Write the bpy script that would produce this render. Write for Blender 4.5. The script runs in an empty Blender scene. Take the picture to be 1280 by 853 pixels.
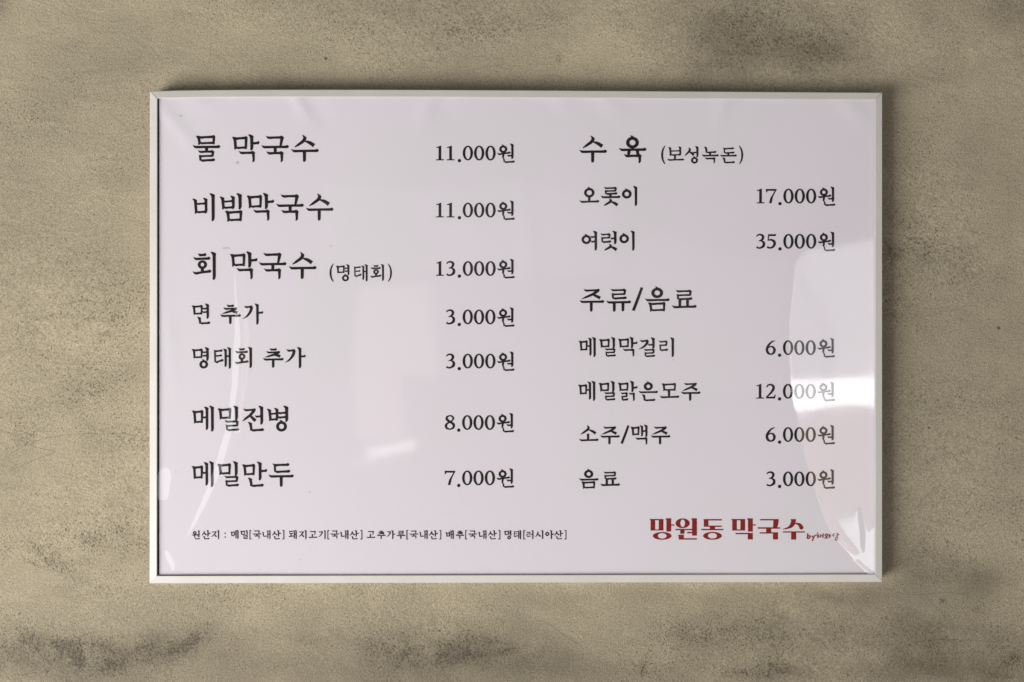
import bpy, math, random
import numpy as np

# ------------------------------------------------------------------ camera, light, exposure
scene = bpy.context.scene
col = scene.collection
F_PX = 1600.0                      # focal length in pixels of a 1280 px wide picture
D = 1.6                            # camera to poster sheet, metres: 1 px of the photo = 1 mm of poster
Y_SHEET = -0.0220                  # poster sheet, measured from the wall face (y = 0), room is -y
CAM_Z = 2.20
CAM_Y = Y_SHEET - D

cam_data = bpy.data.cameras.new('camera')
cam = bpy.data.objects.new('camera', cam_data)
col.objects.link(cam)
cam.location = (0, CAM_Y, CAM_Z)
cam.rotation_euler = (math.radians(90), 0, 0)
cam_data.sensor_width = 36
cam_data.lens = 36 * F_PX / 1280
cam_data.clip_start = 0.01
cam_data.clip_end = 100
scene.camera = cam

world = bpy.data.worlds.new('World')
scene.world = world
world.use_nodes = True
wbg = world.node_tree.nodes['Background']
wbg.inputs[0].default_value = (1.0, 0.95, 0.94, 1)
wbg.inputs[1].default_value = 0.085

def window_light(name, center, target, w, h, radiance, color):
    """area lamp of w x h metres"""
    ld = bpy.data.lights.new(name, 'AREA')
    ld.shape = 'RECTANGLE'; ld.size = w; ld.size_y = h
    ld.energy = radiance * math.pi * w * h
    ld.color = color
    lo = bpy.data.objects.new(name, ld)
    col.objects.link(lo)
    lo.location = center
    dx, dy, dz = [t - c for t, c in zip(target, center)]
    lo.rotation_euler = (math.atan2(math.hypot(dx, dy), -dz), 0, math.atan2(dy, dx) - math.pi / 2)
    return lo

# the shop front to the lower left: the main light, throws the board's shadow up and to the right
window_light('shopfront_window', (-3.35, -2.35, CAM_Z - 1.9), (0, 0, CAM_Z), 3.1, 2.1, 15.9, (1.0, 0.985, 0.955))
# windows at the back of the room and added sheen lamps, seen only as reflections in the clear cover sheet
def wall_window(name, a, b, z0, z1, radiance, color):
    """upright pane between the plan points a and b, heights relative to the camera"""
    cx, cy, cz = (a[0] + b[0]) / 2, (a[1] + b[1]) / 2, CAM_Z + (z0 + z1) / 2
    dx, dy = b[0] - a[0], b[1] - a[1]
    L = math.hypot(dx, dy)
    n = (-dy / L, dx / L)
    if n[1] < 0: n = (-n[0], -n[1])
    return window_light(name, (cx, cy, cz), (cx + n[0], cy + n[1], cz), L, z1 - z0, radiance, color)
def RW(t): return (1.78 + 0.62 * t, -4.75 + 1.0 * t)          # the right-hand window wall in plan, t = 0 .. 2
wall_window('right_window_edge_pane', RW(0.00), RW(0.055), -0.165, 0.43, 2.3, (0.97, 1.0, 0.99))
wall_window('right_window_narrow_pane', RW(0.065), RW(0.16), -0.165, 0.46, 1.5, (0.97, 0.99, 1.0))
wall_window('right_window_wide_pane', RW(0.17), RW(0.30), -0.165, 0.48, 1.9, (0.97, 1.0, 0.99))
wall_window('right_window_bright_pane', RW(0.305), RW(1.6), -0.165, 0.52, 2.7, (0.97, 1.0, 0.99))
wall_window('right_window_sill', RW(-0.02), RW(1.6), -0.320, -0.170, 8.0, (1.0, 1.0, 0.98))
wall_window('right_window_lower_pane', RW(0.0), RW(1.6), -0.80, -0.325, 1.35, (1.0, 0.64, 0.54))
wall_window('right_window_sunlit_ledge', RW(0.0), RW(1.6), -1.6, -0.82, 3.8, (1.0, 1.0, 0.98))
wall_window('left_window', (-3.4, -4.6), (-1.82, -4.6), -1.3, 0.5, 1.9, (0.93, 0.98, 1.0))
wall_window('added_sheen_lamp', (-0.95, -4.7), (0.45, -4.7), 0.34, 0.78, 0.22, (0.95, 1.0, 0.98))  # dim lamp added behind the camera for a broad sheen on the film
wall_window('added_sheen_lamp_pink', (0.55, -4.7), (1.25, -4.7), -0.30, 0.60, 0.16, (1.0, 0.86, 0.90))  # pinkish dim lamp, likewise added for film sheen further right
wall_window('far_doorway', (-0.77, -4.6), (-0.38, -4.6), -0.16, 0.27, 0.85, (1.0, 0.70, 0.62))
wall_window('far_doorway_foot', (-0.77, -4.6), (-0.55, -4.6), -0.46, -0.165, 0.85, (1.0, 0.70, 0.62))
lamp = wall_window('far_doorway_lamp', (-0.73, -4.6), (-0.48, -4.6), -0.545, -0.495, 3.0, (1.0, 0.99, 0.96))
lamp.rotation_euler[1] -= math.radians(8)

scene.view_settings.view_transform = 'Standard'
scene.view_settings.look = 'None'
scene.view_settings.exposure = 0.0
scene.view_settings.gamma = 1.0
scene.view_settings.use_curve_mapping = False

# ------------------------------------------------------------------ helpers
def P(px, py, y):
    """point of the plane at depth y that carries picture position px, py (1 px = 1 mm on the sheet)"""
    k = (y - CAM_Y) / F_PX
    return ((px - 640.0) * k, y, CAM_Z + (426.5 - py) * k)

ROOT = P(645.2, 730, 0.0)          # base of the board, on the wall face

def sstep(a, b, v):
    t = np.clip((v - a) / (b - a), 0, 1)
    return t * t * (3 - 2 * t)

def mesh_obj(name, verts, faces, mat, parent=None, smooth=False, local=True):
    if local:
        verts = [(v[0] - ROOT[0], v[1] - ROOT[1], v[2] - ROOT[2]) for v in verts]
    me = bpy.data.meshes.new(name)
    me.from_pydata(verts, [], faces)
    me.materials.append(mat)
    if smooth:
        me.polygons.foreach_set('use_smooth', [True] * len(me.polygons))
    me.update()
    o = bpy.data.objects.new(name, me)
    col.objects.link(o)
    if parent:
        o.parent = parent
    return o

def new_mat(name):
    m = bpy.data.materials.new(name)
    m.use_nodes = True
    nt = m.node_tree
    return m, nt, nt.nodes['Principled BSDF']

class NT:
    """small node-tree writer"""
    def __init__(s, nt): s.nt = nt
    def n(s, t, **kw):
        nd = s.nt.nodes.new(t)
        for k, v in kw.items(): setattr(nd, k, v)
        return nd
    def link(s, a, b): s.nt.links.new(a, b)
    def math(s, op, a, b=None, c=None, clamp=False):
        nd = s.n('ShaderNodeMath', operation=op); nd.use_clamp = clamp
        for i, v in enumerate((a, b, c)):
            if v is None: continue
            if hasattr(v, 'is_linked') or hasattr(v, 'links'): s.link(v, nd.inputs[i])
            else: nd.inputs[i].default_value = v
        return nd.outputs[0]
    def noise(s, vec, scale, detail=4, rough=0.55, dist=0.0):
        nd = s.n('ShaderNodeTexNoise')
        s.link(vec, nd.inputs['Vector'])
        nd.inputs['Scale'].default_value = scale
        nd.inputs['Detail'].default_value = detail
        nd.inputs['Roughness'].default_value = rough
        nd.inputs['Distortion'].default_value = dist
        return nd.outputs['Fac']
    def maprange(s, v, a, b, c=0.0, d=1.0):
        nd = s.n('ShaderNodeMapRange'); nd.interpolation_type = 'SMOOTHSTEP'
        s.link(v, nd.inputs[0])
        for i, x in enumerate((a, b, c, d)): nd.inputs[i + 1].default_value = x
        return nd.outputs[0]
    def mix(s, fac, a, b, mode='MIX'):
        nd = s.n('ShaderNodeMix', data_type='RGBA', blend_type=mode)
        if hasattr(fac, 'links'): s.link(fac, nd.inputs[0])
        else: nd.inputs[0].default_value = fac
        for i, v in ((6, a), (7, b)):
            if hasattr(v, 'links'): s.link(v, nd.inputs[i])
            else: nd.inputs[i].default_value = (*v, 1)
        return nd.outputs[2]
    def mapping(s, vec, scale=(1, 1, 1), rot=(0, 0, 0), loc=(0, 0, 0)):
        nd = s.n('ShaderNodeMapping')
        s.link(vec, nd.inputs[0])
        nd.inputs['Scale'].default_value = scale
        nd.inputs['Rotation'].default_value = rot
        nd.inputs['Location'].default_value = loc
        return nd.outputs[0]

# ------------------------------------------------------------------ materials
def wall_material():
    m, nt, bs = new_mat('trowelled_plaster')
    g = NT(nt)
    co = g.n('ShaderNodeTexCoord').outputs['Object']
    # slow clouds of tone
    big = g.noise(co, 2.6, 5, 0.6, 0.4)
    mid = g.noise(g.mapping(co, (1, 1, 1.7), (0, 0.35, 0)), 9.0, 5, 0.6, 0.6)
    c = g.mix(g.maprange(big, 0.34, 0.66), WALL_A, WALL_B)
    c = g.mix(g.math('MULTIPLY', g.maprange(mid, 0.36, 0.68), 0.42), c, WALL_C)
    # stains and painted-in shade: soft masks carried by the mesh, broken up by noise
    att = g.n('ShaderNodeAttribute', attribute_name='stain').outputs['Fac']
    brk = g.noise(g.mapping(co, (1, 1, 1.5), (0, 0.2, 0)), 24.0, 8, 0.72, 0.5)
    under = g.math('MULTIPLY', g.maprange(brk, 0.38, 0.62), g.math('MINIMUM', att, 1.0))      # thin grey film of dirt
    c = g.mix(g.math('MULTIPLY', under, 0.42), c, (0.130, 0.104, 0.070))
    soft = g.n('ShaderNodeAttribute', attribute_name='shade_and_stain').outputs['Fac']
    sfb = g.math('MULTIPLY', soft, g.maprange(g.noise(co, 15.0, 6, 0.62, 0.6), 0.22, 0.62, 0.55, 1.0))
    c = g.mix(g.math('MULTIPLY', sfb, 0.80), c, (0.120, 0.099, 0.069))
    # fine sand grain
    gr = g.noise(co, 520.0, 2, 0.75)
    gv = g.maprange(gr, 0.3, 0.7, 0.74, 1.22)
    grn = g.n('ShaderNodeVectorMath', operation='SCALE'); g.link(c, grn.inputs[0]); g.link(gv, grn.inputs['Scale'])
    c = grn.outputs[0]
    # dark grains, denser in patches
    dk = g.noise(g.mapping(co, (1, 1, 0.8), (0, 0.6, 0)), 400.0, 3, 0.8)
    pt = g.noise(co, 7.0, 4, 0.6)
    dth = g.math('ADD', 0.650, g.math('MULTIPLY', g.maprange(pt, 0.35, 0.7), -0.07))
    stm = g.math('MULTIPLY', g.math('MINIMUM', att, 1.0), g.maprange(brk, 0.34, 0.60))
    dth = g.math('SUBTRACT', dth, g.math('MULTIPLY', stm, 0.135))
    dm = g.math('MULTIPLY', g.math('SUBTRACT', dk, dth), 14.0, clamp=True)
    c = g.mix(g.math('MULTIPLY', dm, 0.66), c, (0.062, 0.054, 0.040))
    # pin holes
    vo = g.n('ShaderNodeTexVoronoi'); g.link(co, vo.inputs['Vector']); vo.inputs['Scale'].default_value = 34.0
    sel = g.n('ShaderNodeSeparateColor'); g.link(vo.outputs['Color'], sel.inputs[0])
    pit = g.math('MULTIPLY', g.math('LESS_THAN', vo.outputs['Distance'], g.math('MULTIPLY', sel.outputs[1], 0.075)),
                 g.math('GREATER_THAN', sel.outputs[0], 0.80))
    c = g.mix(g.math('MULTIPLY', pit, 0.75), c, (0.045, 0.04, 0.03))
    # hairline trowel marks
    hl = g.noise(g.mapping(co, (0.55, 1, 1.9), (0, 0.15, 0)), 3.3, 2, 0.45, 0.7)
    hair = g.math('LESS_THAN', g.math('ABSOLUTE', g.math('SUBTRACT', hl, 0.53)), 0.0007)
    hmask = g.maprange(g.noise(co, 4.7, 2, 0.5), 0.58, 0.64)
    hair = g.math('MULTIPLY', hair, hmask)
    c = g.mix(g.math('MULTIPLY', hair, 0.18), c, (0.08, 0.07, 0.052))
    g.link(c, bs.inputs['Base Color'])
    bs.inputs['Roughness'].default_value = 0.78
    bs.inputs['Specular IOR Level'].default_value = 0.25
    # relief
    b1 = g.n('ShaderNodeBump'); b1.inputs['Strength'].default_value = 0.8; b1.inputs['Distance'].default_value = 0.0013
    hgt = g.math('ADD', g.math('MULTIPLY', gr, 0.7), g.math('MULTIPLY', g.noise(co, 160.0, 3, 0.6), 0.6))
    hgt = g.math('SUBTRACT', hgt, g.math('MULTIPLY', dm, 0.5))
    hgt = g.math('SUBTRACT', hgt, g.math('MULTIPLY', pit, 0.9))
    hgt = g.math('SUBTRACT', hgt, g.math('MULTIPLY', hair, 0.8))
    g.link(hgt, b1.inputs['Height'])
    b2 = g.n('ShaderNodeBump'); b2.inputs['Strength'].default_value = 0.5; b2.inputs['Distance'].default_value = 0.0036
    g.link(g.noise(g.mapping(co, (0.7, 1, 1.5), (0, 0.3, 0)), 22.0, 4, 0.55, 0.8), b2.inputs['Height'])
    g.link(b1.outputs[0], b2.inputs['Normal'])
    g.link(b2.outputs[0], bs.inputs['Normal'])
    return m

WALL_A = (0.436, 0.374, 0.259)
WALL_B = (0.350, 0.300, 0.212)
WALL_C = (0.276, 0.237, 0.169)

def paper_material():
    m, nt, bs = new_mat('poster_paper')
    g = NT(nt)
    co = g.n('ShaderNodeTexCoord').outputs['Object']
    n1 = g.noise(co, 4.0, 3, 0.5)
    c = g.mix(g.maprange(n1, 0.3, 0.7), (0.765, 0.715, 0.768), (0.752, 0.722, 0.755))
    sp = g.noise(co, 55.0, 1, 0.4)
    c = g.mix(g.math('MULTIPLY', g.math('GREATER_THAN', sp, 0.835), 0.25), c, (0.45, 0.40, 0.40))
    g.link(c, bs.inputs['Base Color'])
    bs.inputs['Roughness'].default_value = 0.6
    bs.inputs['Specular IOR Level'].default_value = 0.2
    return m

def ink_material(name, colr):
    m, nt, bs = new_mat(name)
    g = NT(nt)
    co = g.n('ShaderNodeTexCoord').outputs['Object']
    n1 = g.noise(co, 300.0, 2, 0.5)
    c = g.mix(g.maprange(n1, 0.3, 0.7), colr, tuple(min(1, v * 1.35 + 0.002) for v in colr))
    g.link(c, bs.inputs['Base Color'])
    bs.inputs['Roughness'].default_value = 0.55
    bs.inputs['Specular IOR Level'].default_value = 0.2
    return m

def frame_material():
    m, nt, bs = new_mat('satin_ivory_aluminium')
    g = NT(nt)
    co = g.n('ShaderNodeTexCoord').outputs['Object']
    n1 = g.noise(g.mapping(co, (3, 1, 3)), 6.0, 4, 0.6)
    st = g.noise(g.mapping(co, (260, 260, 260)), 6.0, 2, 0.5)
    c = g.mix(g.maprange(n1, 0.3, 0.7), (0.615, 0.595, 0.555), (0.58, 0.555, 0.515))
    c = g.mix(g.math('MULTIPLY', g.maprange(st, 0.55, 0.75), 0.12), c, (0.45, 0.42, 0.37))
    g.link(c, bs.inputs['Base Color'])
    bs.inputs['Metallic'].default_value = 0.1
    bs.inputs['Roughness'].default_value = 0.5
    return m

def dark_material():
    m, nt, bs = new_mat('dark_backing')
    g = NT(nt)
    co = g.n('ShaderNodeTexCoord').outputs['Object']
    c = g.mix(g.noise(co, 120.0, 2), (0.035, 0.033, 0.036), (0.06, 0.055, 0.06))
    g.link(c, bs.inputs['Base Color'])
    bs.inputs['Roughness'].default_value = 0.8
    return m

def film_material():
    """clear glossy cover sheet: see-through, with a mirror-like coat that follows the Fresnel law (two faces)"""
    m = bpy.data.materials.new('clear_plastic_film')
    m.use_nodes = True
    nt = m.node_tree
    g = NT(nt)
    nt.nodes.remove(nt.nodes['Principled BSDF'])
    out = nt.nodes['Material Output']
    tr = g.n('ShaderNodeBsdfTransparent'); tr.inputs[0].default_value = (0.985, 0.98, 0.985, 1)
    gl = g.n('ShaderNodeBsdfGlossy')
    # Fresnel law of a thin sheet (the same from both sides): r0 + (1 - r0)(1 - cos)^5
    geo = g.n('ShaderNodeNewGeometry')
    dot = g.n('ShaderNodeVectorMath', operation='DOT_PRODUCT')
    g.link(geo.outputs['Normal'], dot.inputs[0]); g.link(geo.outputs['Incoming'], dot.inputs[1])
    cs = g.math('ABSOLUTE', dot.outputs['Value'])
    pw = g.math('POWER', g.math('SUBTRACT', 1.0, cs, clamp=True), 5.0)
    fac = g.math('ADD', 0.08, g.math('MULTIPLY', pw, 0.92), clamp=True)
    co = g.n('ShaderNodeTexCoord').outputs['Object']
    g.link(g.maprange(g.noise(co, 9.0, 4, 0.6, 1.0), 0.35, 0.7, 0.036, 0.060), gl.inputs['Roughness'])      # smudged in places
    bp = g.n('ShaderNodeBump'); bp.inputs['Strength'].default_value = 0.02; bp.inputs['Distance'].default_value = 0.0006
    g.link(g.noise(co, 38.0, 2, 0.5, 0.5), bp.inputs['Height'])
    g.link(bp.outputs[0], gl.inputs['Normal'])
    mx = g.n('ShaderNodeMixShader')
    g.link(fac, mx.inputs[0]); g.link(tr.outputs[0], mx.inputs[1]); g.link(gl.outputs[0], mx.inputs[2])
    g.link(mx.outputs[0], out.inputs['Surface'])
    return m

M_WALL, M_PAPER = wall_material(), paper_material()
M_INK = ink_material('black_print', (0.009, 0.0062, 0.005))
M_RED = ink_material('red_print', (0.205, 0.009, 0.004))
M_FRAME, M_DARK, M_FILM = frame_material(), dark_material(), film_material()

# ------------------------------------------------------------------ the wall
def build_wall():
    rng = np.random.RandomState(4)
    inner_x = np.arange(-0.78, 0.7801, 0.005)
    inner_z = np.arange(-0.52, 0.5201, 0.005)
    ox = np.array([0.12, 0.3, 0.6, 1.1, 1.8]); oz = np.array([0.12, 0.3, 0.6, 0.95])
    xs = np.concatenate([-0.78 - ox[::-1], inner_x, 0.78 + ox])
    zs = np.concatenate([-0.52 - oz[::-1], inner_z, 0.52 + oz])
    X, Z = np.meshgrid(xs, zs)
    H = np.zeros_like(X)
    for i in range(26):                                   # slow unevenness left by the trowel
        a = rng.uniform(0, math.pi); lam = rng.uniform(0.10, 0.55)
        H += 0.00035 * lam * np.sin((X * math.cos(a) + Z * math.sin(a)) * 2 * math.pi / lam + rng.uniform(0, 6.28))
    verts = np.stack([X, -H, Z + CAM_Z], -1).reshape(-1, 3)
    nx, nz = len(xs), len(zs)
    idx = np.arange(nx * nz).reshape(nz, nx)
    faces = np.stack([idx[:-1, :-1], idx[:-1, 1:], idx[1:, 1:], idx[1:, :-1]], -1).reshape(-1, 4)
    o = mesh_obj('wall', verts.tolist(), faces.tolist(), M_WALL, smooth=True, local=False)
    px = X / ((0 - CAM_Y) / F_PX) + 640
    py = 426.5 - Z / ((0 - CAM_Y) / F_PX)
    wx = px + 5 * np.sin(py / 23.0 + 1.3) + 4 * np.sin(px / 11.0 + py / 17.0)
    wy = py + 3 * np.sin(px / 29.0) + 3 * np.sin(px / 13.0 - py / 9.0)
    def blob(cx, cy, rx, ry, a, rot=0):
        c, s = math.cos(rot), math.sin(rot)
        u = ((wx - cx) * c + (wy - cy) * s) / rx
        v = (-(wx - cx) * s + (wy - cy) * c) / ry
        return a * np.exp(-(u * u + v * v) * 1.1)
    stain = np.zeros_like(X); shade_and_stain = np.zeros_like(X)
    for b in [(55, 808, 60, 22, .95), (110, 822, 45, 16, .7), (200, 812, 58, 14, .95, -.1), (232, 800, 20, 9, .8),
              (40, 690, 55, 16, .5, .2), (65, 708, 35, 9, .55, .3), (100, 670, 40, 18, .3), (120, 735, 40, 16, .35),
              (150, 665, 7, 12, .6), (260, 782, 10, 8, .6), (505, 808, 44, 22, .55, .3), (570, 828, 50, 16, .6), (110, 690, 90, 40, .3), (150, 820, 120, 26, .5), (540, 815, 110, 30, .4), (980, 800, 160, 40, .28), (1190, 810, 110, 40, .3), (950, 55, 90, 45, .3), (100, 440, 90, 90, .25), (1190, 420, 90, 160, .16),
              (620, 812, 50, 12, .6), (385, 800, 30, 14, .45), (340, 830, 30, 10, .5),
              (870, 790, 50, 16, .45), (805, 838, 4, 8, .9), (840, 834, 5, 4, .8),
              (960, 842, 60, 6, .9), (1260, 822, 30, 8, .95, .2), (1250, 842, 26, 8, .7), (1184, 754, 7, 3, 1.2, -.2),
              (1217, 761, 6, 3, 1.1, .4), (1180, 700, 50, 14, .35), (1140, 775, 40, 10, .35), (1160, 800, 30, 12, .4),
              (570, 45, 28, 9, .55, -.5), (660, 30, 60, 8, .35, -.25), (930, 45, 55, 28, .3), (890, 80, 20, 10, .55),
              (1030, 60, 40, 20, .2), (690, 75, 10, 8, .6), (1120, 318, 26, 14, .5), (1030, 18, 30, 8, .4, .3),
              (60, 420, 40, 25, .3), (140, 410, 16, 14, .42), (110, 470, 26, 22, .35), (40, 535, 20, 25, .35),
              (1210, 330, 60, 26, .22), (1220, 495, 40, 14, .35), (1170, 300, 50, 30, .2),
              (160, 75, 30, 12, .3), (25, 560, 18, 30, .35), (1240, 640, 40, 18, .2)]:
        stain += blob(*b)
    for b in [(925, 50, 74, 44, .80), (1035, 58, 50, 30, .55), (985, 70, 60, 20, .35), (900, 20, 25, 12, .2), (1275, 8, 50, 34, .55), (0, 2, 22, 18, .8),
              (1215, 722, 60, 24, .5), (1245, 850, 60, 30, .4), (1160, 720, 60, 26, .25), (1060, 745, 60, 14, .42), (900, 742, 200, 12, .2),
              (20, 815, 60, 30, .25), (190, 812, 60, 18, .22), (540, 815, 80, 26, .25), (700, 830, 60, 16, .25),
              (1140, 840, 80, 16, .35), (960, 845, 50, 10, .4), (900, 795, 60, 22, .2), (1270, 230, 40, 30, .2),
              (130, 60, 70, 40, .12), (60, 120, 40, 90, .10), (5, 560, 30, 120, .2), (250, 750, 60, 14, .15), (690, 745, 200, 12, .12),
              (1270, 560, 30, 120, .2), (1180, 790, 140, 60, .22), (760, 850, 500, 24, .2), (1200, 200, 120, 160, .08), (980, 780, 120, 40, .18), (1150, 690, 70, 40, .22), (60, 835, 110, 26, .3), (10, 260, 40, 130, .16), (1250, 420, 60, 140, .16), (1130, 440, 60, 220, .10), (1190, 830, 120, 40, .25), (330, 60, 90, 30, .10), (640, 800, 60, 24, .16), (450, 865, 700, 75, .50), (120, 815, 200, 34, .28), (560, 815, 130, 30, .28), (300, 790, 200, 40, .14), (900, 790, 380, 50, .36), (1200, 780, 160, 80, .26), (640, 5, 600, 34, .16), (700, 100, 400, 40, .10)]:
        shade_and_stain += blob(*b)  # shade of corners, edges and under the frame painted in, plus some stains
    for nm, arr in (('stain', stain), ('shade_and_stain', shade_and_stain)):
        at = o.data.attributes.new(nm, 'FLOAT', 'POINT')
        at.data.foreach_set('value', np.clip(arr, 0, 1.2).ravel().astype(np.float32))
    o['kind'] = 'structure'
    o['label'] = 'beige trowelled plaster wall with dark mould-like stains behind the menu board'
    return o
build_wall()

# ------------------------------------------------------------------ the menu board
board = bpy.data.objects.new('menu_board', None)
board.empty_display_size = 0.1
col.objects.link(board)
board.location = ROOT
board['label'] = 'white printed Korean menu poster in a slim ivory metal frame on the plaster wall'
board['category'] = 'menu board'

Y_FRONT = -0.0262
TL, TR, BR, BL = (186.4, 113.6), (1103.9, 115.2), (1103.9, 728.3), (186.0, 730.2)
def lerp2(a, b, t): return (a[0] + (b[0] - a[0]) * t, a[1] + (b[1] - a[1]) * t)
PROFILE = [(0.0, -0.0005), (0.0, -0.0226), (0.25, -0.0233), (0.9, -0.0239), (8.9, -0.0251), (9.5, -0.02505), (9.9, -0.0249),
           (9.9, -0.0246), (7.2, -0.0246), (7.2, -0.0216), (3.0, -0.0216), (3.0, -0.0005)]
def rail(a, b, inward, bow=None, gap0=0.12, gap1=0.12):
    """one mitred rail of the frame: a, b are the outer corners (px), inward the unit vector into the picture"""
    L = math.hypot(b[0] - a[0], b[1] - a[1]); d = ((b[0] - a[0]) / L, (b[1] - a[1]) / L)
    n = 24
    verts, faces = [], []
    for i in range(n + 1):
        t = i / n
        for (u, y) in PROFILE:
            s0 = u + gap0; s1 = L - u - gap1                       # mitre: the deeper inward, the shorter
            s = s0 + (s1 - s0) * t
            bw = bow(s / L) if bow else 0
            q = P(a[0] + d[0] * s + inward[0] * u, a[1] + d[1] * s + inward[1] * u + bw, Y_FRONT)
            verts.append((q[0], y, q[2]))
    m = len(PROFILE)
    for i in range(n):
        for j in range(m):
            k = (j + 1) % m
            faces.append((i * m + j, i * m + k, (i + 1) * m + k, (i + 1) * m + j))
    faces.append(tuple(range(m))[::-1]); faces.append(tuple(n * m + j for j in range(m)))
    return mesh_obj('frame_rail', verts, faces, M_FRAME, board)
top_bow = lambda t: -2.9 * math.sin(math.pi * t ** 0.62) * (1 - 0.35 * t)
rail(TL, TR, (0, 1), top_bow, 0.14, 0.42)
rail(BL, BR, (0, -1), None, 0.12, 0.22)
rail(TL, BL, (1, 0), None, 0.10, 0.06)
rail(TR, BR, (-1, 0), None, 0.14, 0.18)

def slab(name, x0, y0, x1, y1, yb, yf, mat):
    v = []
    for y in (yb, yf):
        for (px, py) in ((x0, y0), (x1, y0), (x1, y1), (x0, y1)):
            q = P(px, py, Y_SHEET); v.append((q[0], y, q[2]))
    f = [(4, 5, 6, 7), (3, 2, 1, 0), (0, 1, 5, 4), (1, 2, 6, 5), (2, 3, 7, 6), (3, 0, 4, 7)]
    return mesh_obj(name, v, f, mat, board)
slab('backing_panel', 190.2, 117, 1100.2, 726, -0.004, -0.0192, M_DARK)

# ---- the printed sheet: nearly flat, a few shallow creases along its top edge
def dist_poly(X, Y, pts):
    """distance to a polyline, and position 0..1 along it"""
    best = np.full(X.shape, 1e9); tt = np.zeros(X.shape)
    seg = [math.hypot(pts[i + 1][0] - pts[i][0], pts[i + 1][1] - pts[i][1]) for i in range(len(pts) - 1)]
    tot = sum(seg); acc = 0
    sd = np.zeros(X.shape)
    for i, L in enumerate(seg):
        ax, ay = pts[i]; dx, dy = (pts[i + 1][0] - ax) / L, (pts[i + 1][1] - ay) / L
        t = np.clip((X - ax) * dx + (Y - ay) * dy, 0, L)
        qx, qy = X - ax - dx * t, Y - ay - dy * t
        d = np.hypot(qx, qy)
        w = d < best
        best = np.where(w, d, best); tt = np.where(w, (acc + t) / tot, tt)
        sd = np.where(w, np.sign(dx * qy - dy * qx), sd)
        acc += L
    return best, tt, sd

def ridge(X, Y, pts, amp, sig, taper=True):
    d, t, sd = dist_poly(X, Y, pts)
    a = amp * np.exp(-(d / sig) ** 2)
    if taper: a = a * np.sin(np.clip(t, 0.02, 0.98) * math.pi) ** 0.6
    return a

def paper_h(X, Y):
    """height of the printed sheet towards the viewer, millimetres; X, Y in poster mm (photo px)"""
    h = 0.22 * np.sin(X / 71.0 + 0.6) * np.sin(Y / 93.0 + 0.4) + 0.12 * np.sin(X / 43.0 + Y / 67.0)
    for cx, cy, sx, sy, a, lean in [(372, 124, 9, 24, 1.3, .5), (398, 140, 16, 18, -.7, .3), (538, 124, 10, 26, 1.1, -.4), (556, 138, 16, 20, -.6, .2),
                                    (700, 122, 12, 16, .8, .3), (760, 124, 14, 20, 1.0, .5), (905, 126, 9, 30, 1.0, -.3), (1065, 134, 16, 22, .9, .6),
                                    (215, 150, 12, 40, 1.0, .8), (212, 420, 9, 60, .5, 0.1), (660, 300, 12, 70, .35, .1), (890, 205, 40, 14, .5, .2), (250, 128, 18, 12, .8, .3)]:
        h = h + 0.72 * a * np.exp(-((X - cx - lean * (Y - cy)) / sx) ** 2 - ((Y - cy) / sy) ** 2)
    return h

PX0, PX1, PY0, PY1 = 199.0, 1100.0, 118.0, 718.7
def grid_sheet(name, x0, x1, y0, y1, step, yplane, hfun, mat):
    xs = np.linspace(x0, x1, int((x1 - x0) / step) + 1); ys = np.linspace(y0, y1, int((y1 - y0) / step) + 1)
    X, Y = np.meshgrid(xs, ys)
    Hm = hfun(X, Y)
    k = D / F_PX
    V = np.stack([(X - 640) * k - ROOT[0], yplane - Hm * 0.001 - ROOT[1], CAM_Z + (426.5 - Y) * k - ROOT[2]], -1).reshape(-1, 3)
    nx, ny = len(xs), len(ys)
    idx = np.arange(nx * ny).reshape(ny, nx)
    Fc = np.stack([idx[:-1, :-1], idx[1:, :-1], idx[1:, 1:], idx[:-1, 1:]], -1).reshape(-1, 4)
    return mesh_obj(name, V.tolist(), Fc.tolist(), mat, board, smooth=True, local=False)
poster = grid_sheet('poster_sheet', PX0, PX1, PY0, PY1, 3.6, Y_SHEET, paper_h, M_PAPER)
poster['label'] = 'pale lavender-white printed menu sheet'

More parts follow.
